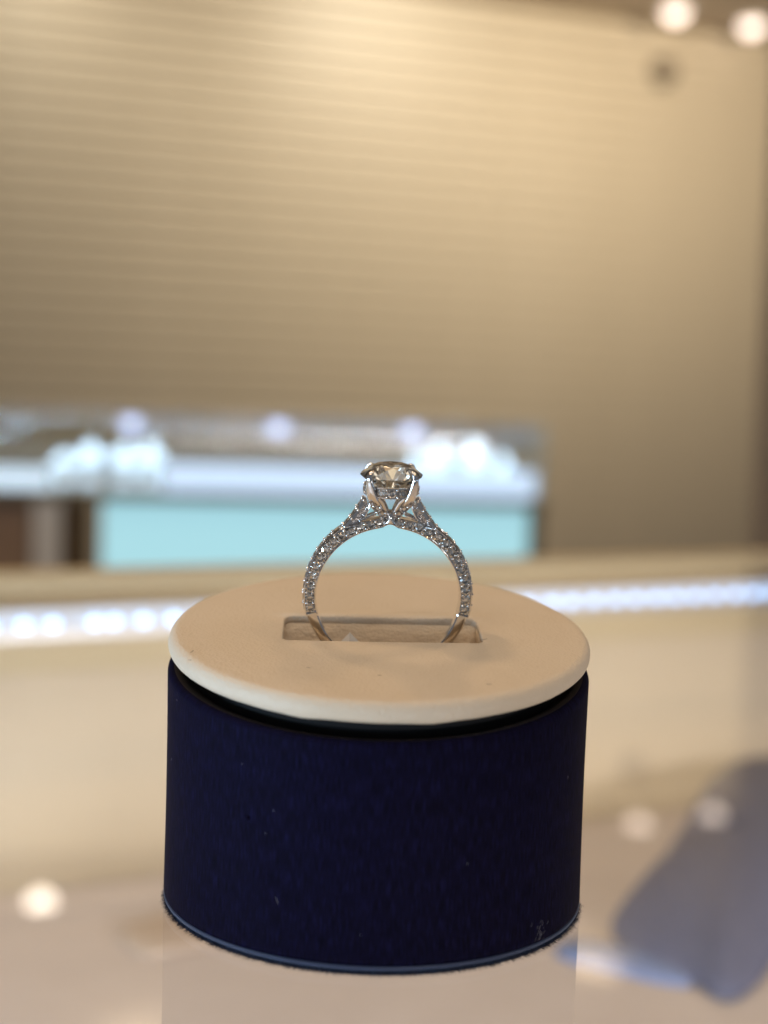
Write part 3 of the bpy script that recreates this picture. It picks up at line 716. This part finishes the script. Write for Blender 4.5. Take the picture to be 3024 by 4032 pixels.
# centre stone: round brilliant with all its facets
def brilliant(R_, ct, cp, rt_, g=0.10):
    k = MB(MM); V = []
    def vp(r, deg, z): V.append((r * cos(radians(deg)), r * sin(radians(deg)), z)); return len(V) - 1
    T = [vp(rt_, 45 * i, ct) for i in range(8)]
    rm = 2.86 / 3.78 * R_; zm = ct * (R_ - rm * cos(radians(22.5))) / (R_ - rt_)
    Mi = [vp(rm, 45 * i + 22.5, zm) for i in range(8)]
    Gu = [vp(R_, 22.5 * i, 0) for i in range(16)]; Gl = [vp(R_, 22.5 * i, -g) for i in range(16)]
    rl = 0.25 * R_; zl = -cp + (cp - g) * rl * cos(radians(22.5)) / R_
    Lo = [vp(rl, 45 * i + 22.5, zl) for i in range(8)]
    cu = vp(0, 0, -cp); Fc = [tuple(T)]
    for i in range(8):
        j = (i + 1) % 8; h = (i - 1) % 8
        Fc += [(T[i], Mi[i], T[j]), (T[i], Mi[h], Gu[2 * i], Mi[i]), (Mi[i], Gu[2 * i], Gu[2 * i + 1]), (Mi[i], Gu[2 * i + 1], Gu[(2 * i + 2) % 16])]
        Fc += [(cu, Lo[h], Gl[2 * i], Lo[i]), (Lo[i], Gl[2 * i], Gl[2 * i + 1]), (Lo[i], Gl[2 * i + 1], Gl[(2 * i + 2) % 16])]
    for i in range(16): Fc.append((Gu[i], Gl[i], Gl[(i + 1) % 16], Gu[(i + 1) % 16]))
    k.add(V, Fc); return k
cs = brilliant(3.78, 1.15, 3.2, 2.10).build('centre_diamond', M_diamond, ring, False)
cs.location = (0, 0, 15.27 * MM); cs.rotation_euler = (0, 0, radians(1.5))
# pave stones (shared mesh) and the beads that hold them
k = MB(MM); n8 = 8
k.loops([[(r * cos(2 * pi * j / 8 + o_), r * sin(2 * pi * j / 8 + o_), z) for j in range(8)] for r, z, o_ in ((0.30, 0.17, 0), (0.56, 0.0, 0), (0.56, -0.03, 0))], True, True, False)
b0 = len(k.v) - 8; k.v.append((0, 0, -0.42)); k.f += [(b0 + j, b0 + (j + 1) % 8, len(k.v) - 1) for j in range(8)]
pm = k.mesh('pave_stone', False); pm.materials.append(M_pave)
k = MB(MM); k.lathe([(0.17, -0.40), (0.225, -0.05), (0.21, 0.08), (0.13, 0.19), (0.02, 0.23)], 8, cap1=True)
bdm = k.mesh('bead', True, 60); bdm.materials.append(M_metal)
def frame(p, nrm, spin=0.0):
    q = Vector(nrm).to_track_quat('Z', 'Y').to_matrix().to_4x4()
    return Matrix.Translation(Vector(p) * MM) @ q @ Matrix.Rotation(spin, 4, 'Z')
def stone(p, nrm, s_=1.0):
    jit = Vector((random.gauss(0, .05), random.gauss(0, .05), random.gauss(0, .05)))
    link_copy(pm, 'pave_stone', ring, frame(p, (Vector(nrm) + jit).normalized(), random.uniform(0, pi)) @ Matrix.Scale(s_, 4))
def bead(p, nrm, s_=1.0):
    link_copy(bdm, 'bead', ring, frame(p, nrm) @ Matrix.Scale(s_ * random.uniform(0.92, 1.08), 4))
STEP = 7.65
for sgn in (1, -1):
    for yf in (-1, 1):                                 # side rows, front and back
        for i in range(13):
            d = -8.6 + STEP * i; t = radians(d)
            lower = d > 58
            rm_ = RI + (0.62 if lower else 0.5 * (ro(t) - RI) + 0.01)
            p = pol(rm_, t); p.x *= sgn; p.y = yf * 0.90
            stone(p, (0, yf, 0), 1.10 if not lower else 1.0)
            if i < 12 or True:
                t2 = radians(d + STEP / 2)
                for off in (-0.36, 0.36):
                    if d + STEP / 2 > 86: continue
                    pb = pol(rm_ + off * (0.85 if lower else 1), t2); pb.x *= sgn; pb.y = yf * 0.93
                    bead(pb, (0, yf, 0))
    for i in range(8):                                 # top row on the outside of the shank
        t = radians(-8.6 + STEP * i); p = pol(ro(t) - 0.05, t); p.x *= sgn
        nn = pol(1, t); nn.x *= sgn; stone(p, nn, 0.92)
        t2 = t + radians(STEP / 2)
        for yy in (-0.50, 0.50):
            pb = pol(ro(t2) - 0.02, t2); pb.x *= sgn; pb.y = yy; bead(pb, (nn.x, 0, nn.z), 0.9)
    for i in range(4):                                 # top row up the cathedral arm
        f = 0.14 + i * 0.235; p = arm_pt(f) + anrm * 0.31; nn = anrm.copy(); p.x *= sgn; nn.x *= sgn; stone(p, nn, 0.9)
        p = arm_pt(f + 0.117) + anrm * 0.33; p.x *= sgn
        for yy in (-0.5, 0.5): bead(p + Vector((0, yy, 0)), nn, 0.9)
        for yy in (-1, 1):
            p2 = arm_pt(f + 0.117) + anrm * 0.10; p2.x *= sgn; p2.y = yy * 0.80; bead(p2, (0, yy, 0), 0.9)
    for yf in (-1, 1):                                 # bridge arms
        for bx, bz, s_ in ((0.98, 10.55, 0.80), (1.62, 11.22, 0.80)):
            stone((sgn * bx, yf * 0.92, bz), (0, yf, -0.1), s_)
        for bx, bz in ((0.62, 10.62), (1.05, 10.05), (1.25, 11.30), (1.72, 10.72), (2.1, 11.45)):
            bead((sgn * bx, yf * 0.90, bz), (0, yf, 0))
for q in range(4):
    for s_ in (-1, 0, 1):
        a = radians(90 * q + 22.5 * s_); stone((3.24 * cos(a), 3.24 * sin(a), 13.54), (cos(a), sin(a), 0), 1.0)
    for s_ in (-0.5, 0.5):
        a = radians(90 * q + 22.5 * s_)
        for hz in (-0.42, 0.42): bead((3.26 * cos(a), 3.26 * sin(a), 13.54 + hz), (cos(a), sin(a), 0), 0.85)
